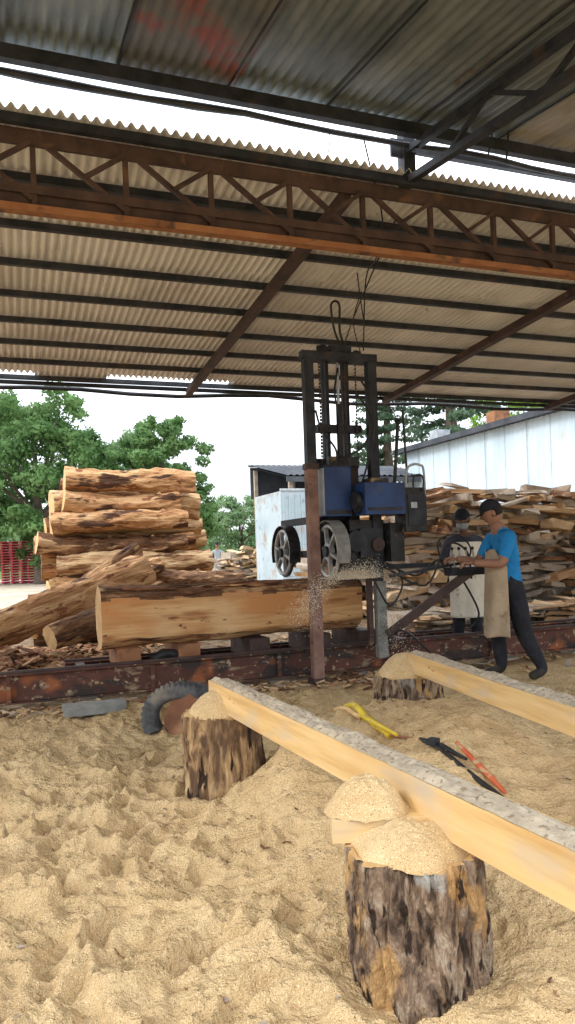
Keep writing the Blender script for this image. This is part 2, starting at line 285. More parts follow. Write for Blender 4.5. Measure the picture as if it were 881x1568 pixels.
def gmat():
    m,nt,bs=new_mat('ground_sawdust_and_dirt'); L=nt.links.new
    tc=N(nt,'ShaderNodeTexCoord')
    def noise_(sc,d=3,r=.6):
        n=N(nt,'ShaderNodeTexNoise',Scale=sc,Detail=d,Roughness=r); L(tc.outputs['Object'],n.inputs['Vector']); return n.outputs['Fac']
    def mix(f,a,b):
        mx=N(nt,'ShaderNodeMix',data_type='RGBA')
        if isinstance(f,float): mx.inputs['Factor'].default_value=f
        else: L(f,mx.inputs['Factor'])
        for s_,k in((a,6),(b,7)):
            if isinstance(s_,tuple): mx.inputs[k].default_value=(*s_,1)
            else: L(s_,mx.inputs[k])
        return mx.outputs[2]
    def mr(v,a,b):
        n=N(nt,'ShaderNodeMapRange'); n.inputs[1].default_value=a;n.inputs[2].default_value=b; L(v,n.inputs[0]); return n.outputs[0]
    r1=ramp(nt,[(.3,(.49,.335,.165)),(.7,(.65,.475,.26))]); L(noise_(5),r1.inputs[0])
    saw=mix(mr(noise_(1.1),.5,.75),r1.outputs[0],(.44,.305,.16))
    saw=mix(mr(noise_(300,0),.64,.74),saw,(.28,.165,.08))
    saw=mix(mr(noise_(270,0),.66,.76),saw,(.82,.66,.42))
    r2=ramp(nt,[(.32,(.09,.055,.035)),(.5,(.22,.155,.095)),(.68,(.42,.32,.20))]); L(noise_(6,5,.7),r2.inputs[0])
    r3=ramp(nt,[(.35,(.34,.28,.21)),(.65,(.48,.41,.32))]); L(noise_(.6),r3.inputs[0])
    dot=N(nt,'ShaderNodeVectorMath',operation='DOT_PRODUCT'); L(tc.outputs['Object'],dot.inputs[0]); dot.inputs[1].default_value=(-SA,CA,0)
    add=N(nt,'ShaderNodeMath',operation='MULTIPLY_ADD'); L(noise_(2.2),add.inputs[0]); add.inputs[1].default_value=2.2; L(dot.outputs['Value'],add.inputs[2])
    c=mix(mr(add.outputs[0],7.5,8.5),saw,r2.outputs[0])
    c=mix(mr(add.outputs[0],15,19),c,r3.outputs[0])
    c=mix(mr(add.outputs[0],52,60),c,(.07,.12,.035))
    L(c,bs.inputs['Base Color']); bs.inputs['Roughness'].default_value=.95; bs.inputs['Specular IOR Level'].default_value=.15
    b=N(nt,'ShaderNodeBump',Strength=.7,Distance=.006); L(noise_(150,2,.7),b.inputs['Height'])
    b2=N(nt,'ShaderNodeBump',Strength=.9,Distance=.03); L(noise_(26,3,.65),b2.inputs['Height']); L(b.outputs[0],b2.inputs['Normal']); L(b2.outputs[0],bs.inputs['Normal'])
    return m
np_mesh('ground',verts,quads,[gmat()])
def gz(x,y):
    i=min(max(np.searchsorted(xs,x),0),nx-1);j=min(max(np.searchsorted(ys,y),0),ny-1); return float(GZ[j,i])
# ------------------------------------------------------------------ far roof (site frame)
zf=lambda b:4.565-.065*b
mb=MB()
for k,(b0,b1) in enumerate([(5.0,6.95),(6.85,8.85),(8.75,10.75)]):
    a=-6.0; q=0
    while a<19:
        w=.912; dz=random.uniform(-.006,.006); e=random.uniform(-.03,.03); mt='roof_light'
        if k==2 and q in(4,6,8,9): e=-.30
        mb.corr(a,a+w+.04,lambda s,t,o,b0=b0,b1=b1,dz=dz,e=e,k=k:(s,b0+(b1+e-b0)*t,zf(b0+(b1-b0)*t)+o*1.9+dz-.018*t+.016),mt,pitch=.076,amp=.011,nt=2)
        a+=w; q+=1
mb.build('shed_roof_cement_sheeting',site=True)
mb=MB()
for i,b in enumerate([5.02,5.7,6.4,7.1,7.8,8.5,9.2,9.9,10.6]):
    z=zf(b)-.06
    mb.beam((-6,b,z),(19,b,z+.01*math.sin(i)),.05,.06,'steel_dark')
for a in [-.72,2.52,5.76,9.0,12.24,15.5]:
    mb.beam((a,5.15,zf(5.15)-.14),(a,10.7,zf(10.7)-.14),.06,.09,'steel_brown')
    mb.beam((a,5.15,zf(5.15)-.19),(a,10.7,zf(10.7)-.19),.10,.008,'steel_brown')
pts=[(a,10.82+.05*math.sin(a*1.3),3.72+.03*math.sin(a*2.1)) for a in np.arange(-6,19,.7)]
mb.tube(pts,.03,'steel_dark',8)
mb.beam((-6,10.7,3.77),(19,10.7,3.77),.05,.05,'steel_dark')
mb.build('shed_roof_frame',site=True)
mb=MB(); tb=5.15; zt=4.14; zb=3.66
mb.bx(-6,19,tb-.05,tb+.05,zt-.035,zt+.03,'steel_brown'); mb.bx(-6,19,tb-.052,tb-.044,zt-.075,zt-.035,'steel_brown')
mb.bx(-6,19,tb-.005,tb+.005,zb,zb+.14,'steel_brown')
mb.bx(-6,19,tb-.07,tb+.06,zb-.012,zb,'rust_orange'); mb.bx(-6,19,tb-.078,tb-.0702,zb-.04,zb+.006,'rust_orange')
mb.bx(-6,19,tb-.05,tb-.042,zb+.09,zb+.15,'steel_brown')
k=-10
while .25+.604*k<18.5:
    a=.25+.604*k
    mb.beam((a-.03,tb-.02,zb+.02),(a-.03,tb-.02,zt-.03),.035,.035,'steel_brown')
    mb.beam((a+.035,tb-.03,zt-.04),(a+.56,tb-.03,zb+.06),.03,.035,'steel_brown',up=(0,1,0))
    mb.beam((a+.30,tb-.062,(zt+zb)/2-.0),(a+.56,tb-.062,zt-.06),.028,.03,'steel_brown',up=(0,1,0))
    k+=1
mb.build('roof_truss',site=True)
zn=lambda b:4.54+.15*(b-4.9)
mb=MB(); a=-3.66+.02
k=0
while a<14:
    w=.73; e=random.uniform(-.07,.06); dz=(.006 if k%2 else -.006)
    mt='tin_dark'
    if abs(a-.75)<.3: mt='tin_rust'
    if a>3.5: mt='tin_pale' if k%2 else 'tin_rust'
    if a>3.5 and a<4.2: mt='tin_pale'
    mb.corr(a,a+w+.06,lambda s,t,o,e=e,dz=dz:(s,.8+(4.92+e-.8)*t,zn(.8+(4.92+e-.8)*t)+o+dz+.03*nz(s*2,t*9)*(t>.98)),mt,pitch=.075,amp=.010,nt=40)
    mb.beam((a+.01,.8,zn(.8)-.018),(a+.01,4.85,zn(4.85)-.018),.014,.006,'steel_dark')
    a+=w;k+=1
mb.build('near_roof_tin_sheeting',site=True)
mb=MB()
for b,h in((4.8,.09),(2.9,.09),(1.9,.09),(1.0,.09)):
    mb.beam((-3.6,b,zn(b)-.03-h/2),(14,b,zn(b)-.03-h/2),.06,h,'steel_dark')
pts=[(a,4.97+.02*math.sin(a*3),4.44+.025*nz(a*1.3,3)) for a in np.arange(-3.6,14,.35)]
mb.tube(pts,[.02+.018*abs(nz(p[0]*2,1)) for p in pts],'steel_dark',6)
for a0 in(-2.9,3.0,8.9):
    for dz in(.13,.36):
        mb.beam((a0,5.05,zn(5.05)-dz),(a0,.8,zn(.8)-dz),.06,.05,'steel_dark')
    b=5.0;f=1
    while b>1:
        mb.beam((a0,b,zn(b)-(.13 if f else .36)),(a0,b-.5,zn(b-.5)-(.36 if f else .13)),.03,.03,'steel_dark'); b-=.5;f=not f
    mb.beam((a0,5.06,zt+.03),(a0,5.06,4.6),.10,.10,'steel_dark')
    mb.box((a0-.05,5.04,4.44),(.2,.02,.14),'steel_dark')
mb.beam((3.06,5.02,4.44),(14,5.02,4.44),.05,.055,'steel_dark')
mb.beam((3.9,4.1,4.25),(3.9,4.1,4.0),.03,.03,'steel_dark')
mb.tube([(3.25,4.3,4.25),(3.2,4.3,4.05),(3.35,4.3,4.02),(3.38,4.3,4.25)],.008,'steel_dark',6)
mb.build('near_roof_frame',site=True)
# ------------------------------------------------------------------ mill track
mb=MB()
def irail(b0,a0,a1,z0,h):
    mb.bx(a0,a1,b0-.004,b0+.004,z0+.015,z0+h-.015,'rail'); mb.bx(a0,a1,b0-.06,b0+.05,z0+h-.015,z0+h,'rail'); mb.bx(a0,a1,b0-.065,b0+.05,z0,z0+.015,'rail')
    mb.bx(a0,a1,b0-.018,b0+.018,z0+h,z0+h+.025,'steel_brown')
irail(7.2,-4.5,13,.045,.27); irail(8.25,.5,13,.02,.22)
a=.6
while a<13:
    mb.bx(a,a+.09,7.26,8.19,.12,.235,'steel_brown'); mb.bx(a-.04,a+.13,7.1,8.4,-.02,.02,'slab_g'); a+=.95
a=-4
while a<13:
    mb.bx(a+.02,a+.06,7.13,7.19,.062,.298,'rail'); a+=1.3
for a in(.95,1.55,2.3,3.0,3.55): mb.bx(a,a+.22,7.36,8.1,.236,.44,'rust_orange'if a<2 else'steel_brown')
mb.build('sawmill_track',site=True,bevel=.003)
# ------------------------------------------------------------------ log being cut
mb=MB(); nl=90;nr=64;vs=[];zc=.735
for i in range(nl+1):
    t=i/nl;a=.81+2.84*t;r=.315-.04*t
    for k in range(nr):
        an=2*math.pi*k/nr; rr=r*(1+.09*nz(a*1.2,math.cos(an)*1.6,math.sin(an)*1.6)+.05*nz(a*4,math.cos(an)*4,math.sin(an)*4)+.02*nz(a*11,math.cos(an)*9,math.sin(an)*9))
        y=math.cos(an)*rr; z=math.sin(an)*rr
        fl=-.222-.012*nz(a*.8,5)
        if y<fl: y=fl+.004*nz(a*3,z*9)
        vs.append((a+ (.012*nz(k,3) if i in(0,nl) else 0),7.66+y,zc+z))
fc=[];fb=[];ft=[]
for i in range(nl):
    for k in range(nr):
        f=(i*nr+k,i*nr+(k+1)%nr,(i+1)*nr+(k+1)%nr,(i+1)*nr+k)
        y=sum(vs[q][1] for q in f)/4-7.66; z=sum(vs[q][2] for q in f)/4-zc; a=vs[f[0]][0]
        if y<-.205 and z<.18+.05*nz(a*2.5,9): fc.append(f)
        elif z>.02 : fb.append(f)
        else: ft.append(f)
mb.add(vs,fc,'cant'); mb.add(vs,fb,'bark',True); mb.add(vs,ft,'peeled',True)
mb.add(vs[:nr],[tuple(range(nr))],'endgrain'); mb.add(vs[-nr:],[tuple(range(nr))[::-1]],'endgrain')
for i in range(46):
    a=random.uniform(1.0,3.2); mb.box((a,7.44+random.uniform(0,.22),1.0+random.uniform(-.05,.03)),(random.uniform(.15,.6),random.uniform(.04,.1),.025),random.choice(['bark','bark_chip','bark','peeled']),rot=(random.uniform(-.2,.7),random.uniform(-.08,.08),random.uniform(-.15,.15)),jit=.25)
mb.build('log_on_sawmill',site=True)
# ------------------------------------------------------------------ band sawmill head
mb=MB()
pb=6.92
mb.bx(2.815,2.925,pb-.05,pb+.05,.05,2.2,'postred'); mb.bx(2.82,2.92,pb-.045,pb+.045,2.2,3.3,'steel_dark')
mb.bx(2.79,2.95,pb-.08,pb+.08,.0,.05,'steel_brown'); mb.bx(2.80,2.94,pb-.055,pb+.055,2.16,2.22,'steel_brown')
mb.bx(3.53,3.63,pb-.045,pb+.045,1.0,3.28,'steel_dark'); mb.bx(3.55,3.66,pb-.04,pb+.04,.2,1.0,'concrete'); mb.bx(3.47,3.52,pb,pb+.06,.35,1.1,'steel_brown')
mb.bx(2.80,3.64,pb-.05,pb+.05,3.28,3.36,'steel_dark')
mb.beam((3.02,6.92,3.40),(3.42,7.3,3.40),.09,.07,'steel_dark'); mb.bx(3.15,3.4,6.98,7.12,3.36,3.46,'steel_dark')
for a in(3.13,3.36): mb.bx(a-.035,a+.035,7.06,7.12,1.2,3.36,'steel_dark'); mb.bx(a-.03,a-.02,7.0,7.06,1.2,3.36,'steel_dark')
mb.cyl((3.24,7.0,2.2),(3.24,7.0,2.85),.03,'black'); mb.cyl((3.24,7.0,2.8),(3.24,7.0,3.3),.016,'chrome')
mb.bx(3.0,3.5,7.0,7.1,2.56,2.64,'steel_dark'); mb.bx(3.08,3.42,6.93,7.0,2.2,2.3,'black')
for a in(3.02,3.30,3.43):
    z=2.2
    while z<3.28: mb.box((a,6.97,z),(.018,.012,.026),'steel_brown',rot=(0,0,.7 if int(z*25)%2 else -.7)); z+=.034
mb.cyl((3.18,6.9,3.34),(3.18,7.02,3.34),.06,'steel_dark'); mb.cyl((3.42,6.9,3.34),(3.42,7.02,3.34),.06,'steel_dark')
mb.bx(2.975,3.265,6.82,7.1,1.68,2.18,'blue'); mb.bx(2.967,2.975,6.83,7.1,1.69,2.17,'greypaint'); mb.bx(2.99,3.25,6.812,6.82,1.70,1.74,'black'); mb.bx(2.96,3.28,6.81,7.11,2.18,2.195,'black')
mb.cyl((3.28,6.74,1.80),(3.76,6.74,1.80),.10,'steel_dark',n=28); mb.bx(3.31,3.76,6.6,6.84,1.68,2.0,'blue'); mb.bx(3.34,3.73,6.595,6.6,1.72,1.75,'black')
for k in range(4): mb.bx(3.74,3.765,6.62,6.82,1.72+k*.07,1.75+k*.07,'black')
mb.bx(3.4,3.6,6.64,6.82,2.0,2.05,'black')
mb.cyl((3.24,6.72,1.83),(3.28,6.72,1.83),.09,'steel_dark',n=24)
mb.bx(3.77,4.02,6.62,6.85,1.50,1.95,'black'); mb.bx(3.80,3.99,6.61,6.62,1.56,1.88,'steel_dark'); mb.bx(3.83,3.9,6.605,6.61,1.74,1.80,'greypaint')
mb.tube([(3.80,6.65,1.9),(3.80,6.62,2.12),(3.86,6.62,2.18),(3.95,6.62,2.18),(4.0,6.62,2.1),(4.02,6.65,1.55)],.013,'greypaint',8,curve=4)
mb.tube([(3.86,6.6,1.95),(3.86,6.58,2.06),(3.96,6.58,2.06),(3.97,6.6,1.9)],.01,'black',8,curve=3)
mb.bx(3.27,3.66,6.9,7.25,1.12,1.64,'black'); mb.bx(3.36,3.62,6.84,6.9,1.25,1.55,'steel_dark')
mb.cyl((3.3,6.80,1.42),(3.3,6.9,1.42),.11,'steel_dark',n=24); mb.cyl((3.55,6.80,1.38),(3.55,6.9,1.38),.07,'steel_brown',n=20)
mb.bx(3.66,3.82,6.75,7.0,1.2,1.6,'black'); mb.bx(3.5,4.25,6.86,6.90,1.12,1.17,'steel_dark')
mb.cyl((3.7,6.7,2.0),(3.74,6.66,2.62),.018,'black'); mb.cyl((3.85,6.7,2.0),(3.80,6.66,2.75),.012,'black'); mb.sphere((3.74,6.66,2.62),.03,'black')
mb.bx(3.0,3.5,7.12,7.2,1.2,2.3,'steel_dark'); mb.bx(3.14,3.2,7.1,8.6,1.64,1.72,'steel_dark'); mb.bx(3.14,3.2,7.1,8.6,1.26,1.34,'black')
def bandwheel(mb,a,b,z,r):
    mb.tube([(a,b+r*math.cos(t),z+r*math.sin(t)) for t in np.linspace(0,2*math.pi,33)],.024,'wheel',8,cap=False)
    mb.tube([(a+.02,b+(r+.02)*math.cos(t),z+(r+.02)*math.sin(t)) for t in np.linspace(0,2*math.pi,33)],.02,'steel_dark',6,cap=False)
    mb.cyl((a-.05,b,z),(a+.07,b,z),.055,'steel_dark'); mb.cyl((a-.02,b,z),(a+.03,b,z),.09,'wheel')
    for k in range(6):
        t=k*math.pi/3+.3; mb.beam((a,b+.07*math.cos(t),z+.07*math.sin(t)),(a,b+(r-.01)*math.cos(t),z+(r-.01)*math.sin(t)),.03,.045,'wheel',up=(1,0,0))
    for t in np.linspace(0,2*math.pi,25)[:-1]: 
        if math.sin(t)>-.35: mb.box((a+.09,b+(r*.5)*math.cos(t),z+(r*.5)*math.sin(t)),(.01,r*.45,r*1.05),'black',rot=(t,0,0))
    for t in np.linspace(-.2,math.pi+.2,20): mb.box((a+.03,b+(r+.055)*math.cos(t),z+(r+.055)*math.sin(t)),(.14,.008,.12),'black' if b>8 else 'concrete',rot=(t,0,0))
bandwheel(mb,3.07,7.0,1.325,.26); bandwheel(mb,3.07,8.35,1.325,.26)
mb.bx(3.06,3.09,7.0,8.35,1.043,1.047,'chrome'); mb.bx(3.04,3.12,7.25,7.32,1.05,1.3,'steel_brown')
mb.beam((3.58,6.75,.45),(4.35,6.35,1.08),.05,.09,'steel_brown')
mb.beam((3.6,6.7,1.05),(4.5,6.3,1.20),.03,.03,'steel_dark')
for k in range(4): mb.cyl((4.2+.06*k,6.42-.03*k,1.12),(4.16+.06*k,6.40-.03*k,1.30+.01*k),.009,'chrome',n=8); mb.sphere((4.16+.06*k,6.40-.03*k,1.31),.018,'black',8,6)
mb.bx(4.1,4.5,6.32,6.46,1.04,1.12,'steel_dark')
def hose(*p,r=.011): mb.tube(p,r,'rubber',8,curve=6)
hose((2.92,6.86,2.75),(2.95,6.8,2.55),(3.1,6.8,2.35),(3.12,6.85,2.2)); hose((3.40,6.9,2.95),(3.5,6.8,2.7),(3.42,6.8,2.4),(3.15,6.82,2.25))
hose((3.2,6.9,3.2),(3.12,6.82,2.9),(3.2,6.8,2.5),(3.26,6.85,2.2)); hose((3.45,6.9,3.1),(3.52,6.8,2.85),(3.52,6.8,2.45),(3.4,6.85,2.0))
hose((3.6,6.8,1.2),(3.85,6.6,1.05),(4.05,6.5,1.2),(4.2,6.45,1.1),(4.3,6.4,.95),(4.42,6.35,.65),(4.35,6.4,.5))
hose((3.6,6.8,1.15),(3.9,6.5,.95),(4.1,6.4,1.35),(4.3,6.35,1.28),(4.38,6.4,1.0))
hose((3.4,6.8,1.2),(3.5,6.72,.9),(3.62,6.72,.75),(3.75,6.7,.95),(3.72,6.75,1.15))
hose((4.1,6.45,1.1),(4.0,6.4,1.38),(4.2,6.35,1.45),(4.35,6.35,1.3),(4.3,6.4,1.12),r=.009)
hose((3.62,6.8,.4),(3.68,6.6,.5),(3.9,6.5,.3),(4.1,6.5,.12),(4.5,6.4,.08))
mb.build('band_sawmill',site=True,bevel=.004)
mb=MB()
def cab(*p,r=.007): mb.tube(p,r,'rubber',6,curve=5)
cab((3.3,7.0,3.45),(3.2,6.95,3.6),(3.15,6.9,3.85),(3.24,6.9,3.86),(3.26,6.95,3.6),(3.35,7.0,3.42),r=.012)
cab((3.3,6.95,3.45),(3.35,6.8,3.7),(3.3,6.2,4.0),(3.2,5.6,4.18)); cab((3.36,6.7,4.12),(3.38,6.7,3.9),(3.42,6.7,3.6))
cab((2.62,5.05,4.5),(2.7,5.1,4.3),(2.9,5.3,4.0),(3.1,5.8,3.9),(3.3,6.4,3.95),(3.5,6.9,3.4)); cab((2.3,5.0,4.48),(2.32,5.0,4.4),(2.3,5.0,4.28),r=.004)
cab((3.5,6.92,3.3),(3.42,6.95,3.7),(3.55,7.0,4.05),r=.006)
mb.build('lifting_cables',site=True)
def chips(name,n,fn,mats,site=True):
    mb=MB()
    for i in range(n):
        c,s_=fn(); mb.box(c,s_,random.choice(mats),rot=(random.uniform(-.4,.4),random.uniform(-.4,.4),random.uniform(0,6.3)),jit=.2)
    return mb.build(name,site=site)
def spray():
    s_=random.uniform(.002,.005)
    r_=random.random()
    if r_<.55:
        t=random.random(); return (3.05+t*.45+random.gauss(0,.05),6.76+random.gauss(0,.06),1.04+abs(random.gauss(0,.05+.03*t))),(s_,s_,s_)
    if r_<.8:
        t=random.random()**.7; return (3.1-.55*t+random.gauss(0,.03+.05*t),6.76-.15*t+random.gauss(0,.05),1.06+.05*t-.45*t*t+random.gauss(0,.03+.06*t)),(s_,s_,s_)
    z=random.random()**.8; return (3.70+random.gauss(0,.04+.10*(1-z)),6.78+random.gauss(0,.06),.15+.95*z),(s_,s_,s_)
M['dust']=mat('light_sawdust',[(.3,(.74,.65,.50)),(.7,(.86,.78,.63))],scale=9,bump=0)
chips('flying_sawdust',6500,spray,['dust'])
def barkp():
    a=random.gauss(-.5,1.1); b=random.uniform(7.5,11.5); s_=random.uniform(.04,.13)
    return (a,b,random.uniform(0,.05)+.34*math.exp(-((a+.2)/.9)**2-((b-8.9)/1.0)**2)*random.random()),(s_*1.8,s_*.6,.015)
chips('bark_debris',3800,barkp,['bark_chip','bark','bark_chip','slab_o','peeled'])
def deb():
    a=random.uniform(3,12); b=random.uniform(6.2,10.8); s_=random.uniform(.03,.12)
    if random.random()<.25: a=random.uniform(-1,4); b=random.uniform(6.5,7.1); s_*=.6
    p=W(a,b); return (a,b,gz(p.x,p.y)+random.uniform(0.0,.03)),(s_*2,s_*.5,.015)
chips('wood_offcuts',1500,deb,['slab_y','slab_g','bark_chip','sawdust','slab_o','bark'])
def deb2():
    x=random.uniform(-2.2,2.2); y=random.uniform(1.4,6.4); s_=random.uniform(.004,.012)
    return (x,y,gz(x,y)+.003),(s_*2.5,s_,.003)
chips('wood_chips',620,deb2,['bark_chip','slab_g','slab_y','bark'],site=False)
# ------------------------------------------------------------------ log pile
mb=MB(); sd=1; PM=['peeled','peeled_t','bark','peeled','peeled_t','peeled']
z=.19
lay=0
while z<3.0:
    r=random.uniform(.17,.225); b=13.2+z*.10
    while b<15.0-z*.25:
        r_=r*random.uniform(.8,1.15); a0=.50+random.uniform(-.3,.2)+.05*lay; a1=3.75+random.uniform(-.45,.2)-.09*lay; sd+=1
        mb.log((a0,b,z+random.uniform(-.05,.05)),(a1,b+random.uniform(-.12,.12),z+random.uniform(-.09,.09)),r_*random.uniform(.95,1.15),r_*random.uniform(.75,1.0),PM[sd%6],seed=sd,rough=.20,bend=.10,knots=3)
        b+=r*2.1
    z+=r*1.78; lay+=1
for p0,p1,r0,r1 in [((1.9,12.4,.95),(3.6,12.3,.72),.22,.16),((.9,12.6,.45),(2.5,12.5,.55),.2,.18),((2.0,12.2,.4),(3.7,12.1,.5),.22,.2),((.3,12.2,.22),(2.4,12.0,.25),.22,.2),((1.0,11.7,.5),(2.3,12.3,1.2),.15,.13),((2.2,12.3,1.0),(3.7,12.0,.85),.14,.16)]:
    sd+=1; mb.log(p0,p1,r0,r1,'peeled' if sd%2 else 'bark',seed=sd,rough=.2,knots=3)
mb.build('log_pile',site=True)
def single_log(name,p0,p1,r0,r1,mt,seed):
    m_,L=frame(p0,p1); mb=MB(); mb.log((0,0,0),(L,0,0),r0,r1,mt,seed=seed,rough=.14,nl=60,n=36,knots=3); return mb.build(name,mtx=m_)
single_log('fallen_log',W(-1.25,9.4,.2),W(1.85,11.1,1.08),.20,.27,'peeled',31)
single_log('fallen_log',W(-1.5,9.0,.2),W(-.55,9.05,.24),.2,.2,'peeled_t',33)
single_log('fallen_log',W(.4,9.3,.40),W(1.9,9.9,.86),.16,.15,'bark',37)
single_log('fallen_log',W(.2,10.4,.42),W(1.8,11.3,1.45),.14,.12,'bark',39)
single_log('fallen_log',W(-3.9,12.2,.25),W(-1.6,12.6,.3),.24,.22,'bark',38)
# ------------------------------------------------------------------ slabwood pile
mb=MB()
def pile(a0,a1,bf,hmax,seed,mats,tk=(.07,.13)):
    z=.04; 
    while z<hmax:
        th=random.uniform(*tk); a=a0+random.uniform(-.2,.2)+z*.08
        while a<a1:
            top=hmax*(.90+.16*nz(a*.9,seed))-.45*max(0,(a0+.9-a))
            if random.random()<.62: L=random.uniform(.10,.28); D=random.uniform(.6,1.3)
            else: L=random.uniform(.35,1.0); D=random.uniform(.12,.3)
            if z<top:
                t=th*random.uniform(.45,1.25)
                mb.box((a+L/2,bf+D/2+random.uniform(-.22,.25)+z*.05,z+t/2),(L,D,t),random.choice(mats),rot=(random.uniform(-.1,.1),random.uniform(-.22,.22),random.uniform(-.3,.3)),jit=.16)
            a+=L+random.uniform(0,.05)
        z+=th
    mb.bx(a0+.4,a1,bf+.35,bf+1.6,0,hmax*.8,'slab_g')
pile(6.0,13.5,11.3,2.6,1,['slab_g','slab_g','slab_y','slab_o','bark','slab_g','slab_g'])
mb.build('slabwood_pile',site=True)
mb=MB(); pile(5.3,7.6,12.9,1.7,4,['slab_y','slab_y','slab_o','slab_g']); mb.build('slabwood_pile',site=True)
mb=MB(); pile(6.9,8.4,25,1.7,5,['slab_y','slab_y','slab_g']); mb.build('lumber_stack',site=True)
mb=MB(); pile(5.4,13,10.0,.32,6,['slab_y','slab_g','slab_o'],(.03,.06)); mb.build('slabwood_scatter',site=True)
# ------------------------------------------------------------------ white shed
e=empty('white_metal_shed')
mb=MB(); mb.corr(13.2,22.0,lambda s,t,o:(12.6+o,s,4.5*t),'white_tin',pitch=.2,amp=.02); mb.corr(12.6,20,lambda s,t,o:(s,13.2+o,4.5*t),'white_tin',pitch=.2,amp=.02)
mb.bx(12.57,12.58,13.2,22,2.42,2.45,'greypaint'); mb.bx(12.64,20,22,22.1,0,4.5,'white_tin'); mb.bx(19.9,20,13.3,22,0,4.5,'white_tin')
for s in np.arange(13.9,22,.9): mb.bx(12.565,12.575,s,s+.012,0,4.5,'greypaint')
mb.build('walls',site=True,parent=e)
mb=MB(); mb.beam((12.3,12.9,4.55),(12.3,22.3,4.55),.05,.16,'roof_grey'); mb.corr(12.9,22.3,lambda s,t,o:(12.3+8*t,s,4.62+1.1*t+o),'roof_grey',pitch=.2,amp=.02)
mb.bx(12.35,12.6,12.95,22.3,4.50,4.52,'roof_grey')
mb.box((12.9,17.3,4.85),(.5,.4,.35),'rust_orange'); mb.box((12.9,20.3,4.85),(.5,.4,.3),'greypaint')
mb.build('roof',site=True,parent=e)
e=empty('open_lean_to')
mb=MB(); mb.corr(7.9,13.6,lambda s,t,o:(s,21+3.8*t,3.65+.75*t+o),'roof_grey',pitch=.2,amp=.02); mb.beam((7.9,21,3.52),(13.6,21,3.52),.06,.16,'roof_grey'); mb.beam((7.9,24.8,4.36),(13.6,24.8,4.36),.06,.08,'greypaint')
mb.add([(7.95,21.05,3.58),(13.55,21.05,3.58),(13.55,24.75,4.3),(7.95,24.75,4.3)],[(0,1,2,3)],'roof_grey'); mb.add([(7.95,24.75,4.3),(13.55,24.75,4.3),(13.55,24.75,3.2),(7.95,24.75,3.2)],[(0,1,2,3)],'roof_grey'); mb.build('roof',site=True,parent=e)
mb=MB()
for a in(8.1,9.5,11.5,13.3):
    for b in(21.2,24.6): mb.beam((a,b,0),(a,b,3.5+.72*(b-21)/3.8),.12,.12,'slab_g')
mb.bx(8.1,13.4,24.65,24.72,0,3.4,'roof_grey')
mb.build('posts',site=True,parent=e)
mb=MB(); mb.bx(7.65,9.9,20.9,23.4,.15,3.15,'white_panel')
for k in range(11): mb.bx(7.7+k*.2,7.76+k*.2,20.87,20.9,.25,3.05,'white_panel')
mb.bx(7.63,9.92,20.86,20.92,3.15,3.22,'greypaint')
for a in(7.8,9.6): mb.bx(a,a+.15,20.95,23.3,0,.15,'steel_dark')
mb.build('white_container',site=True,bevel=.01)
for k,(x,y) in enumerate([(-15.5,42),(-14.15,42.3)]):
    mb=MB(); z=0
    for i in range(16):
        for q in range(7): mb.box((x+random.uniform(-.02,.02),y-.5+q*.165,z+.13),(1.2,.1,.03),'red_plastic')
        for q in(-.54,0,.54): mb.box((x+q,y,z+.07),(.1,1.0,.09),'red_plastic')
        z+=.15
    mb.build('pallet_stack')
mb=MB(); 
mb.cyl((-1.75,30,0),(-1.75,30,.9),.29,'red_plastic',n=28); 
for z in(.02,.3,.6,.88): mb.tube([(-1.75+.3*math.cos(t),30+.3*math.sin(t),z) for t in np.linspace(0,6.283,25)],.015,'red_plastic',6,cap=False)
mb.cyl((-1.65,30,.9),(-1.65,30,.93),.04,'black'); mb.build('red_barrel')
# ------------------------------------------------------------------ stumps
def stump(x,y,r,z0,h,seed,flare=.12,dome=.09,nr=150,nh=70,ridge=1,domer=.92,lean=0,mt='stumpbark'):
    mb=MB(); vs=[]
    for j in range(nh+1):
        t=j/nh
        for k in range(nr):
            an=2*math.pi*k/nr; c,s_=math.cos(an),math.sin(an)
            f=1+flare*(1-t)**1.6*(.6+1.4*nz(c*1.2+seed,s_*1.2,2))
            f+=.22*nz(c*1.1+seed*2,s_*1.1,t*.9)+.10*nz(c*2.4+seed,s_*2.4,t*1.6)
            q=nz(c*4.5+seed,s_*4.5,t*1.3+nz(c*2,s_*2,t*3)*.5); rg=1-min(1,abs(q)*5)
            f+=-ridge*.07*rg+ridge*.06*nz(c*9,s_*9+seed,t*3.2)+ridge*.035*nz(c*18,s_*18+seed,t*8)+ridge*.015*nz(c*40,s_*40+seed,t*18)
            if t>.97: f-=.03*(t-.97)/.03
            vs.append((r*f*c+lean*t,r*f*s_,z0+(h)*t+.016*nz(c*3,s_*3,seed)*(t>.9)))
    fs=[(j*nr+k,j*nr+(k+1)%nr,(j+1)*nr+(k+1)%nr,(j+1)*nr+k) for j in range(nh) for k in range(nr)]
    mb.add(vs,fs,mt,True); mb.add(vs[-nr:],[tuple(range(nr))],'stumptop')
    def P(u,v):
        an=2*math.pi*u; rr=r*domer*v*(1+.14*nz(math.cos(an)*1.5+seed,math.sin(an)*1.5)+.04*nz(math.cos(an)*6+seed,math.sin(an)*6))
        return (rr*math.cos(an)+lean,rr*math.sin(an),z0+h+.004+dome*(1-v**2.3)+.018*nz(rr*math.cos(an)*12,rr*math.sin(an)*12,seed)*(1-v)+.007*nz(rr*math.cos(an)*50,rr*math.sin(an)*50)-.012*(v>.99))
    mb.grid(P,70,34,'sawdust')
    return mb,Matrix.Translation((x,y,0))
mb,m_=stump(-.41,4.27,.225,-.06,.50,3,dome=.12,flare=.1,mt='stumpbark_t'); mb.build('tree_stump',mtx=m_)
mb,m_=stump(.40,2.32,.205,-.06,.475,8,flare=.22,dome=.072,nr=260,nh=130,ridge=1.3,lean=-.045)
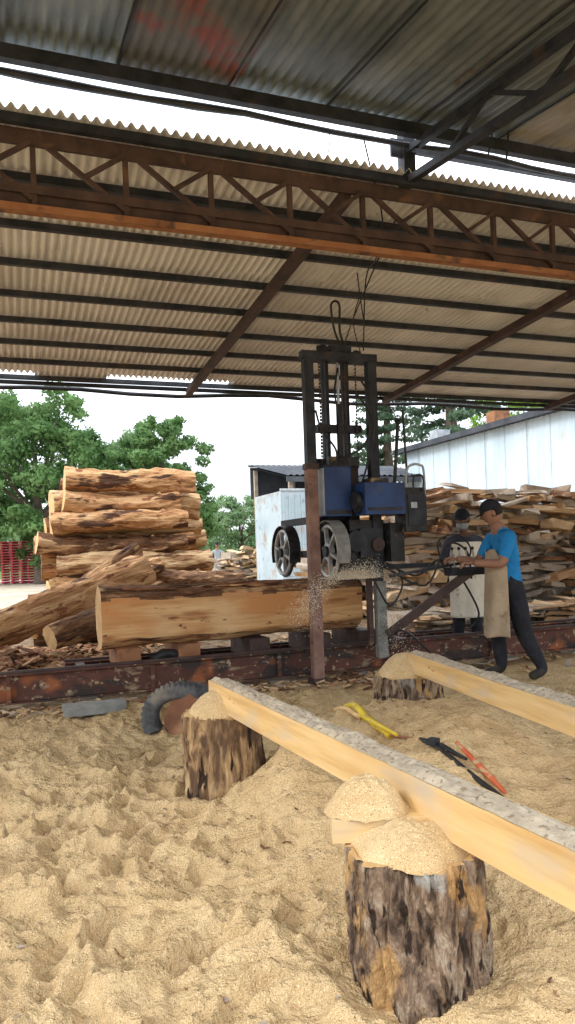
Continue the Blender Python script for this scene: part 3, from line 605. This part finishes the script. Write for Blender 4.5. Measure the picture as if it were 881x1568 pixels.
mb.box((-.06,.1,.455),(.46,.17,.07),'pine',rot=(0,0,.0)); 
def P(u,v):
    an=2*math.pi*u; return (-.17+.14*v*math.cos(an)*(1+.1*nz(math.cos(an)*2,math.sin(an)*2)),.10+.10*v*math.sin(an),.490+.115*(1-v**2.2)+.012*nz(v*5*math.cos(an),v*5*math.sin(an))+.004*nz(v*20*math.cos(an),v*20*math.sin(an)))
mb.grid(P,60,28,'sawdust')
mb.build('tree_stump',mtx=m_)
mb,m_=stump(.84,5.4,.225,0,.42,14,dome=.15); mb.build('tree_stump',mtx=m_)
# ------------------------------------------------------------------ lumber beams
def lumber(name,p0,p1,w,h,seed):
    m_,L=frame(p0,p1); mb=MB()
    n=60; vs=[]
    for i in range(n+1):
        x=L*i/n
        for (y,z) in((-w/2,-h),(w/2,-h),(w/2,0),(-w/2,0)): vs.append((x,y+.003*nz(x*2,seed),z+.003*nz(x*1.5,y*9,seed)))
    fs=[]
    for i in range(n):
        for k in range(4): a=i*4+k;b=i*4+(k+1)%4; fs.append((a,a+4,b+4,b))
    fs+=[(0,1,2,3),(n*4+3,n*4+2,n*4+1,n*4)]
    mb.add(vs,fs,'pine')
    def P(u,v):
        x=.02+(L-.03)*u; e=1-abs(2*v-1)**3; d=.006+.02*max(0,nz(x*4,seed,v*2)+.35)+.010*nz(x*25,v*6,seed)
        return (x,(v-.5)*w*(.93+.09*nz(x*12,v*3)),.001+d*e)
    mb.grid(P,600,14,'sawdust_grey'); return mb.build(name,mtx=m_,bevel=0)
lumber('pine_beam',(-.44,4.40,.60),(1.20,.72,.60),.12,.145,1)
lumber('pine_beam',(.90,5.32,.585),(1.62,2.2,.585),.13,.135,5)
# ------------------------------------------------------------------ hand tool
mb=MB()
def G(x,y,dz): return (x,y,gz(x,y)+dz)
def line(p,q,n=4,dz=.02):
    z0=gz(*p)+dz;z1=gz(*q)+dz
    return [(p[0]+(q[0]-p[0])*i/n,p[1]+(q[1]-p[1])*i/n,max(z0+(z1-z0)*i/n,gz(p[0]+(q[0]-p[0])*i/n,p[1]+(q[1]-p[1])*i/n)+.008)) for i in range(n+1)]
mb.tube(line((.38,5.35),(.60,4.6)),[.018,.024,.026,.024,.018],'yellow',12,curve=3)
mb.tube(line((.45,5.0),(.62,4.45),dz=.035),[.010,.014,.016,.014,.010],'yellow',10,curve=3)
mb.tube(line((.60,4.62),(.73,3.85)),.009,'rust_orange',8)
mb.tube(line((.30,5.3),(.46,5.0)),.016,'pine',8)
mb.tube(line((.68,3.98),(.84,3.62),dz=.035),[.008,.012,.015,.012,.007],'black',10,curve=3)
mb.tube(line((.82,3.74),(.95,3.36),dz=.04),[.009,.013,.016,.016,.010],'orange',10,curve=3)
mb.tube(line((.68,3.92),(.93,3.34),dz=.02),[.007,.010,.012,.013,.010],'black',8,curve=4)
mb.box(G(.72,3.84,.03),(.06,.05,.03),'steel_dark',rot=(0,0,.9))
mb.build('cant_hook_tool')
# ------------------------------------------------------------------ tyre over stump block
mb=MB(); cx,cy=-.83,5.55
def P(u,v):
    t=3.45-2.95*u; an=2*math.pi*v; rr=.215+.02*math.sin(u*7)
    q=math.cos(an); q=math.copysign(abs(q)**.6,q); w_=math.sin(an); w_=math.copysign(abs(w_)**.6,w_)
    tr=.058*q*(1+.16*(math.sin(u*130+3*w_)>0)*(q>.3)); dy=.10*w_
    return (cx+(rr+tr)*math.cos(t)*1.05,cy+dy+.10*u,.11+(rr+tr)*math.sin(t)*1.05)
mb.grid(P,420,26,'tyre',smooth=True); mb.build('old_tyre')
mb=MB(); mb.log((0,0,0),(.5,0,0),.165,.18,'bark',mcap='bark_chip',seed=55,rough=.15); m_,_=frame((cx+.02,5.50,.14),(cx+.2,6.0,.14)); mb.build('wood_block',mtx=m_)
mb=MB(); mb.box((-1.62,6.05,.12),(.5,.2,.08),'concrete',rot=(0,0,.35),jit=.03); mb.build('concrete_block',bevel=.008)
mb=MB(); mb.tube([(1.45+.17*math.cos(t),7.45,.2+.15*math.sin(t)) for t in np.linspace(0,6.283,33)],.05,'rubber',12,cap=False); mb.cyl((1.45,7.42,.2),(1.45,7.5,.2),.12,'steel_brown'); mb.build('carriage_wheel',site=True)
# ------------------------------------------------------------------ trees
def tree(name,x,y,h,rad,seed,leaf,n=16000,size=.22,zb=.18,conifer=False):
    rng=np.random.RandomState(seed); mb=MB(); tr=.035*h
    top=h*(.95 if conifer else .72)
    mb.tube([(x,y,-.1),(x+.1,y,h*.25),(x-.15,y+.1,h*.5),(x,y,top)],[tr,tr*.75,tr*.5,tr*.12],'trunk',10,curve=3)
    C=[];RR=[]
    if conifer:
        z=h*.22
        while z<h*.98:
            L=rad*(1-((z/h-.2)/.85))*rng.uniform(.75,1.1)+.3
            for q in range(5):
                an=rng.uniform(0,6.28)
                mb.tube([(x,y,z),(x+L*math.cos(an),y+L*math.sin(an),z-.1*L)],[.05,.015],'trunk',5)
                for t in np.linspace(.3,1,int(3+L)): C.append((x+L*t*math.cos(an),y+L*t*math.sin(an),z-.1*L*t)); RR.append(.42)
            z+=h*.045
    else:
        for i in range(9):
            an=rng.uniform(0,6.28); z0=h*rng.uniform(.22,.5); L=rad*rng.uniform(.5,.8)
            mb.tube([(x,y,z0),(x+.5*L*math.cos(an),y+.5*L*math.sin(an),z0+h*.12),(x+L*math.cos(an),y+L*math.sin(an),z0+h*.3)],[tr*.4,tr*.25,tr*.08],'trunk',6,curve=3)
        for i in range(130):
            u=rng.normal(size=3); u/=np.linalg.norm(u); rr=rng.uniform(.4,1.06)**.6
            zc_=h*(1+zb)/2; hz=h*(1-zb)/2
            C.append((x+u[0]*rad*rr*.92,y+u[1]*rad*rr*.92,zc_+u[2]*hz*rr*.92)); RR.append(rng.uniform(.35,1.1)*rad*.19)
    C=np.array(C);RR=np.array(RR)
    w_=RR**2; w_=w_/w_.sum(); ci=rng.choice(len(C),n,p=w_); d=rng.normal(size=(n,3)); d/=np.linalg.norm(d,axis=1)[:,None]; rr=rng.uniform(.2,1.3,n)**.5
    P=C[ci]+d*(RR[ci]*rr)[:,None]*np.array([1,1,.5 if conifer else .75]); P[:,2]=np.maximum(P[:,2],.15)
    a=rng.normal(size=(n,3)); a/=np.linalg.norm(a,axis=1)[:,None]; b=np.cross(a,d); b/=np.linalg.norm(b,axis=1)[:,None]+1e-6
    s1=rng.uniform(.6,1.3,n)[:,None]*size*.5
    V=np.stack([P-a*s1,P-b*s1*.55,P+a*s1,P+b*s1*.55],1).reshape(-1,3)
    o=len(mb.v); mb.v+=V.tolist(); k=mb.mi(leaf); F=(np.arange(n*4).reshape(-1,4)+o).tolist(); mb.f+=[tuple(f) for f in F]; mb.m+=[k]*n; mb.sm+=[False]*n
    return mb.build(name)
tree('deciduous_tree',-13.4,40,11.0,4.4,1,'leaf',28000,.28,zb=.03)
tree('deciduous_tree',-18.5,43,11.4,4.6,2,'leaf',15000,.32,zb=.03)
tree('deciduous_tree',-6.6,40,9.3,3.0,3,'leaf',22000,.24,zb=.0)
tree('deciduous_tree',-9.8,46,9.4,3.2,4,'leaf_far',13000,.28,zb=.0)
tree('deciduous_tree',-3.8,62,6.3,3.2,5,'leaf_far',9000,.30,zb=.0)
tree('pine_tree',8.8,38,16,3.6,6,'needle',15000,.26,conifer=True)
tree('pine_tree',6.6,46,15,3.6,7,'needle',11000,.28,conifer=True)
tree('deciduous_tree',15.2,44,12.4,4.4,8,'leaf_b',18000,.28,zb=.2)
tree('deciduous_tree',20.5,46,12.8,4.2,9,'leaf_b',9000,.32,zb=.2)
rng=np.random.RandomState(5); n=22000
X=rng.uniform(-130,130,n); Yd=rng.uniform(95,112,n); H=6+2.5*np.sin(X*.11)+1.5*np.sin(X*.37+1)+1.0*np.sin(X*.9); Zd=rng.uniform(0,1,n)**.8*H
P=np.stack([X,Yd,Zd],1); a=rng.normal(size=(n,3)); b=rng.normal(size=(n,3)); a/=np.linalg.norm(a,axis=1)[:,None]; b/=np.linalg.norm(b,axis=1)[:,None]
V=np.stack([P-a*.7,P-b*.5,P+a*.7,P+b*.5],1).reshape(-1,3)
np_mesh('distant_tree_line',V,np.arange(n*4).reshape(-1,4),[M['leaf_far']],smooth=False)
# ------------------------------------------------------------------ people
def head(parent,c,fwd,skin,scale=1,cap=True,tilt=0,visor=True,mask=None):
    f=Vector(fwd).normalized(); up=Vector((0,0,1)); l=up.cross(f).normalized(); u=f.cross(l)
    mt=Matrix((f,l,u)).transposed().to_4x4(); mt.translation=Vector(c); mt=mt@Matrix.Rotation(tilt,4,'Y')@Matrix.Scale(scale,4)
    mb=MB()
    def fn(d,p):
        if d.z<0: p.y*=1-.32*abs(d.z); p.x*=1-.12*abs(d.z)
        if d.x<0: p.x*=1.12
        k=max(0,d.x); nose=math.exp(-((d.y/.13)**2+((d.z+.12)/.17)**2))*k; p.x+=.028*nose
        br=math.exp(-((d.z-.22)/.10)**2)*k; p.x+=.006*br
        for s_ in(-1,1):
            e_=math.exp(-(((d.y-s_*.38)/.16)**2+((d.z-.03)/.13)**2))*k; p.x-=.012*e_
        ch=math.exp(-((d.y/.3)**2+((d.z+.85)/.2)**2)); p.x+=.014*ch
        return p
    mb.sphere((0,0,0),(.092,.076,.118),skin,32,24,fn,mt)
    for s_ in(-1,1):
        mb.sphere((.071,s_*.030,.006),.0105,'eye',10,8,None,mt); mb.sphere((.0795,s_*.030,.006),.005,'hair',8,6,None,mt)
        mb.sphere((.082,s_*.032,.027),(.006,.018,.004),'hair',8,6,None,mt)
        mb.sphere((-.008,s_*.080,-.008),(.018,.008,.03),skin,10,8,None,mt)
    mb.sphere((.083,0,-.056),(.010,.024,.006),'lip',12,6,None,mt)
    mb.sphere((-.014,0,.012),(.098,.082,.118),'hair',24,16,lambda d,p:p if (d.x<.25 and d.z>-.55) else p*.86,mt)
    mb.build('head',parent=parent)
    if cap:
        mc=MB(); mc.sphere((-.006,0,.03),(.108,.089,.105),'cap',24,8,None,mt,vr=(0,.5))
        if visor:
            for dz in(0,.006): mc.grid(lambda a,b:mt@Vector((.07+.10*b*math.cos((a-.5)*2.2),.078*math.sin((a-.5)*2.2)*(1+.05*b),.036-dz-.02*b)),12,5,'cap')
        mc.build('cap',parent=parent)
    if mask:
        mm=MB(); mm.sphere((.012,0,-.065),(.088,.07,.055),mask,20,12,None,mt); mm.build('face_mask',parent=parent)
def hand(parent,name,wr,dr,nrm,skin,curl=.9,side=1):
    d=Vector(dr).normalized(); n=Vector(nrm); n=(n-d*n.dot(d)).normalized(); s_=d.cross(n).normalized()*side; wr=Vector(wr)
    mb=MB(); mt=Matrix((d,s_,n)).transposed().to_4x4(); mt.translation=wr+d*.045
    mb.sphere((0,0,0),(.056,.042,.018),skin,16,12,None,mt)
    for k,(o,L) in enumerate([(-.030,.068),(-.010,.078),(.011,.072),(.030,.056)]):
        p=wr+d*.080+s_*o; pts=[wr+d*.05+s_*o*.8,p]; an=0
        for q in range(3):
            an+=curl*(.55+.2*q); p=p+(d*math.cos(an)+n*math.sin(an))*L*(.44,.31,.25)[q]; pts.append(p)
        mb.tube(pts,[.011,.0105,.0095,.0085,.006],skin,8,curve=2)
    p=wr+d*.02-s_*.03; mb.tube([p,p+d*.03-s_*.022+n*.008,p+d*.055-s_*.025+n*.022,p+d*.072-s_*.012+n*.036],[.013,.012,.010,.007],skin,8,curve=2)
    mb.build(name,parent=parent)
def body(parent,J,rad,lab,mats):
    bm=bmesh.new(); lay=bm.verts.layers.skin.verify(); bv={}
    for nme in J:
        v=bm.verts.new(J[nme]); r=rad[nme]; v[lay].radius=(r,r); bv[nme]=v
    bv['pelvis'][lay].use_root=True
    for (a,b) in lab: bm.edges.new((bv[a],bv[b]))
    me=bpy.data.meshes.new('b'); bm.to_mesh(me); bm.free(); o=bpy.data.objects.new('tmp',me); scene.collection.objects.link(o)
    sk=o.modifiers.new('s','SKIN'); sk.branch_smoothing=.4; sb=o.modifiers.new('u','SUBSURF'); sb.levels=2; sb.render_levels=2
    dg=bpy.context.evaluated_depsgraph_get(); dg.update(); m2=bpy.data.meshes.new_from_object(o.evaluated_get(dg)); bpy.data.objects.remove(o)
    ob=bpy.data.objects.new('body',m2); scene.collection.objects.link(ob); ob.parent=parent
    m2.materials.clear(); order=[]
    for k in mats: m2.materials.append(M[mats[k]]); order.append(k)
    for p in m2.polygons:
        best=1e9
        for (a,b),l in lab.items():
            A=Vector(J[a]);B_=Vector(J[b]); t=max(0,min(1,(p.center-A).dot(B_-A)/max(1e-9,(B_-A).length_squared))); dd=(p.center-(A+(B_-A)*t)).length-.5*(rad[a]*(1-t)+rad[b]*t)
            if dd<best: best=dd; lb=l if not isinstance(l,tuple) else (l[0] if t<l[2] else l[1])
        p.material_index=order.index(lb); p.use_smooth=True
    return ob
RAD=dict(pelvis=.14,waist=.14,chest=.155,neck=.075,hb=.066,claL=.10,claR=.10,shL=.088,shR=.088,elL=.052,elR=.052,wrL=.034,wrR=.034,hipL=.118,hipR=.118,knL=.088,knR=.088,anL=.062,anR=.062,toL=.044,toR=.044)
def labs(): 
    return {('pelvis','waist'):('pants','shirt',.25),('waist','chest'):'shirt',('chest','neck'):('shirt','skin',.80),('neck','hb'):'skin',
    ('chest','claL'):'shirt',('chest','claR'):'shirt',('claL','shL'):'shirt',('claR','shR'):'shirt',('shL','elL'):('shirt','skin',.78),('shR','elR'):('shirt','skin',.78),('elL','wrL'):'skin',('elR','wrR'):'skin',
    ('pelvis','hipL'):'pants',('pelvis','hipR'):'pants',('hipL','knL'):'pants',('hipR','knR'):'pants',('knL','anL'):('pants','pants',.5),('knR','anR'):('pants','pants',.5),('anL','toL'):'shoe',('anR','toR'):'shoe',}
def person(name,J,mats,long=False):
    e=empty(name); l=labs(); rad={k:RAD[k] for k in J}
    if long:
        l[('shL','elL')]='shirt'; l[('shR','elR')]='shirt'; l[('elL','wrL')]=('shirt','skin',.92); l[('elR','wrR')]=('shirt','skin',.92)
    body(e,J,rad,l,mats); return e
gx=7.28
J=dict(pelvis=(2.18,gx,.93),waist=(2.18,gx,1.12),chest=(2.13,gx,1.34),neck=(2.08,gx,1.49),hb=(2.04,gx,1.57),
 claL=(2.13,gx-.10,1.42),claR=(2.10,gx+.10,1.42),shL=(2.13,gx-.19,1.41),shR=(2.08,gx+.19,1.41),
 elL=(2.03,gx-.27,1.15),elR=(1.93,gx+.22,1.17),wrL=(1.77,gx-.20,1.17),wrR=(1.68,gx+.12,1.21),
 hipL=(2.20,gx-.10,.86),hipR=(2.16,gx+.10,.86),knL=(2.26,gx-.11,.47),knR=(2.07,gx+.13,.48),anL=(2.45,gx-.10,.10),anR=(2.12,gx+.16,.09),toL=(2.29,gx-.14,.045),toR=(1.93,gx+.17,.04))
wk=person('sawmill_worker',J,dict(shirt='bluetee',pants='trouser',skin='skin',shoe='boot'))
head(wk,(2.015,gx,1.650),(-1,.12,-.1),'skin',scale=1.03,tilt=.25)
hand(wk,'hand_left',J['wrL'],(-1,.25,.0),(0,0,-1),'skin',side=1); hand(wk,'hand_right',J['wrR'],(-1,-.1,.05),(0,0,-1),'skin',side=-1)
mb=MB()
def ap(u,v):
    an=math.pi+(u-.5)*2.7; z=1.28-.84*v; w=(.55+.45*min(1,v*5)); an=math.pi+(an-math.pi)*w
    r=.178+.02*v+.014*math.sin(u*17+v*3)*v
    cx_=2.165-.035*(1-v)-.02*v
    return (cx_+r*math.cos(an)*(1+.15*v),gx-.02+r*math.sin(an)*1.12,z+.015*math.sin(u*9))
mb.grid(ap,40,40,'apron')
ob=mb.build('apron',parent=wk); so=ob.modifiers.new('s','SOLIDIFY'); so.thickness=.006
x0,y0=2.20,9.2
J=dict(pelvis=(x0,y0,.93),waist=(x0,y0,1.11),chest=(x0-.01,y0-.02,1.33),neck=(x0-.02,y0-.04,1.49),hb=(x0-.03,y0-.06,1.56),
 claL=(x0+.10,y0,1.41),claR=(x0-.10,y0-.02,1.41),shL=(x0+.19,y0,1.39),shR=(x0-.19,y0-.02,1.39),elL=(x0+.27,y0-.06,1.12),elR=(x0-.30,y0-.12,1.15),wrL=(x0+.20,y0-.30,1.05),wrR=(x0-.40,y0-.34,1.12),
 hipL=(x0+.10,y0,.86),hipR=(x0-.10,y0,.86),knL=(x0+.11,y0-.04,.47),knR=(x0-.11,y0-.06,.47),anL=(x0+.12,y0+.02,.09),anR=(x0-.12,y0,.09),toL=(x0+.14,y0-.17,.04),toR=(x0-.15,y0-.18,.04))
w2=person('sawmill_helper',J,dict(shirt='darktee',pants='trouser',skin='skin_d',shoe='boot'),long=True)
head(w2,(x0-.035,y0-.08,1.655),(-.45,-1,0),'skin_d',scale=1.08,tilt=.12,mask='greytee',visor=True)
hand(w2,'hand_left',J['wrL'],(-.6,-.8,0),(0,0,-1),'skin_d',side=-1); hand(w2,'hand_right',J['wrR'],(-.4,-1,0),(0,0,-1),'skin_d',side=1)
mb=MB(); mb.grid(lambda u,v:(x0+.22*math.sin((u-.5)*(1.6+.8*min(1,v*4)))*1.1,y0-.02-.205*math.cos((u-.5)*2.2)-.03*v+.01*math.sin(u*20)*v,1.38-.92*v),40,30,'apron_w'); ob=mb.build('apron',parent=w2); so=ob.modifiers.new('s','SOLIDIFY'); so.thickness=.006
x0,y0=-2.75,29
J=dict(pelvis=(x0,y0,.93),waist=(x0,y0,1.11),chest=(x0,y0,1.33),neck=(x0,y0,1.50),hb=(x0,y0-.02,1.57),claL=(x0+.10,y0,1.41),claR=(x0-.10,y0,1.41),shL=(x0+.19,y0,1.39),shR=(x0-.19,y0,1.39),elL=(x0+.27,y0-.02,1.13),elR=(x0-.27,y0-.02,1.13),wrL=(x0+.12,y0-.2,1.0),wrR=(x0-.14,y0-.2,1.02),
 hipL=(x0+.10,y0,.86),hipR=(x0-.10,y0,.86),knL=(x0+.11,y0-.04,.47),knR=(x0-.13,y0-.1,.47),anL=(x0+.12,y0+.02,.09),anR=(x0-.14,y0,.09),toL=(x0+.14,y0-.17,.04),toR=(x0-.17,y0-.18,.04))
w3=person('yard_worker',J,dict(shirt='greytee',pants='greytee',skin='skin',shoe='boot'))
head(w3,(x0,y0-.04,1.66),(.3,-1,0),'skin'); hand(w3,'hand_left',J['wrL'],(-.8,-.5,0),(0,0,-1),'skin'); hand(w3,'hand_right',J['wrR'],(.8,-.5,0),(0,0,-1),'skin')
# ------------------------------------------------------------------ light
ld=Vector((.85,.20,-.60)).normalized(); SE=math.asin(-ld.z)
w=bpy.data.worlds.new('World'); scene.world=w; w.use_nodes=True; nt=w.node_tree; L=nt.links.new
bg=nt.nodes['Background']; sky=N(nt,'ShaderNodeTexSky'); sky.sky_type='NISHITA'; sky.sun_disc=False; sky.sun_elevation=SE
sky.sun_rotation=math.atan2(-ld.x,-ld.y)
tc=N(nt,'ShaderNodeTexCoord'); sp=N(nt,'ShaderNodeSeparateXYZ'); L(tc.outputs['Generated'],sp.inputs[0])
mr=N(nt,'ShaderNodeMapRange'); mr.inputs[1].default_value=0; mr.inputs[2].default_value=.55; mr.inputs[3].default_value=8.4; mr.inputs[4].default_value=28; L(sp.outputs['Z'],mr.inputs[0])
cm=N(nt,'ShaderNodeVectorMath',operation='SCALE'); cm.inputs[0].default_value=(.95,1.0,1.06); L(mr.outputs[0],cm.inputs['Scale'])
n=N(nt,'ShaderNodeTexNoise',Scale=3.2,Detail=3,Roughness=.6); mpp=N(nt,'ShaderNodeMapping'); mpp.inputs['Scale'].default_value=(1,1,2.6); L(tc.outputs['Generated'],mpp.inputs[0]); L(mpp.outputs[0],n.inputs['Vector'])
rr=ramp(nt,[(.36,(.55,)*3),(.58,(1,)*3)]); L(n.outputs['Fac'],rr.inputs[0])
mx=N(nt,'ShaderNodeMix',data_type='RGBA'); L(rr.outputs[0],mx.inputs['Factor']); L(sky.outputs[0],mx.inputs[6]); L(cm.outputs[0],mx.inputs[7]); L(mx.outputs[2],bg.inputs[0]); bg.inputs[1].default_value=.145
sl=bpy.data.lights.new('sun','SUN'); sl.energy=1.4; sl.angle=R(11); sl.color=(1,.95,.88); so=bpy.data.objects.new('sun',sl); scene.collection.objects.link(so); so.rotation_euler=ld.to_track_quat('-Z','Y').to_euler()
# ------------------------------------------------------------------ camera
cd=bpy.data.cameras.new('camera'); cam=bpy.data.objects.new('camera',cd); scene.collection.objects.link(cam)
cd.sensor_fit='VERTICAL'; cd.sensor_height=36; cd.lens=26; cd.shift_y=59/1568; cd.clip_start=.05; cd.clip_end=2000
cam.matrix_world=Matrix.Translation((0,0,1.35))@Matrix.Rotation(R(90),4,'X')@Matrix.Rotation(R(-2.0),4,'Z')
scene.camera=cam
scene.view_settings.view_transform='Standard'; scene.view_settings.look='None'; scene.view_settings.exposure=0
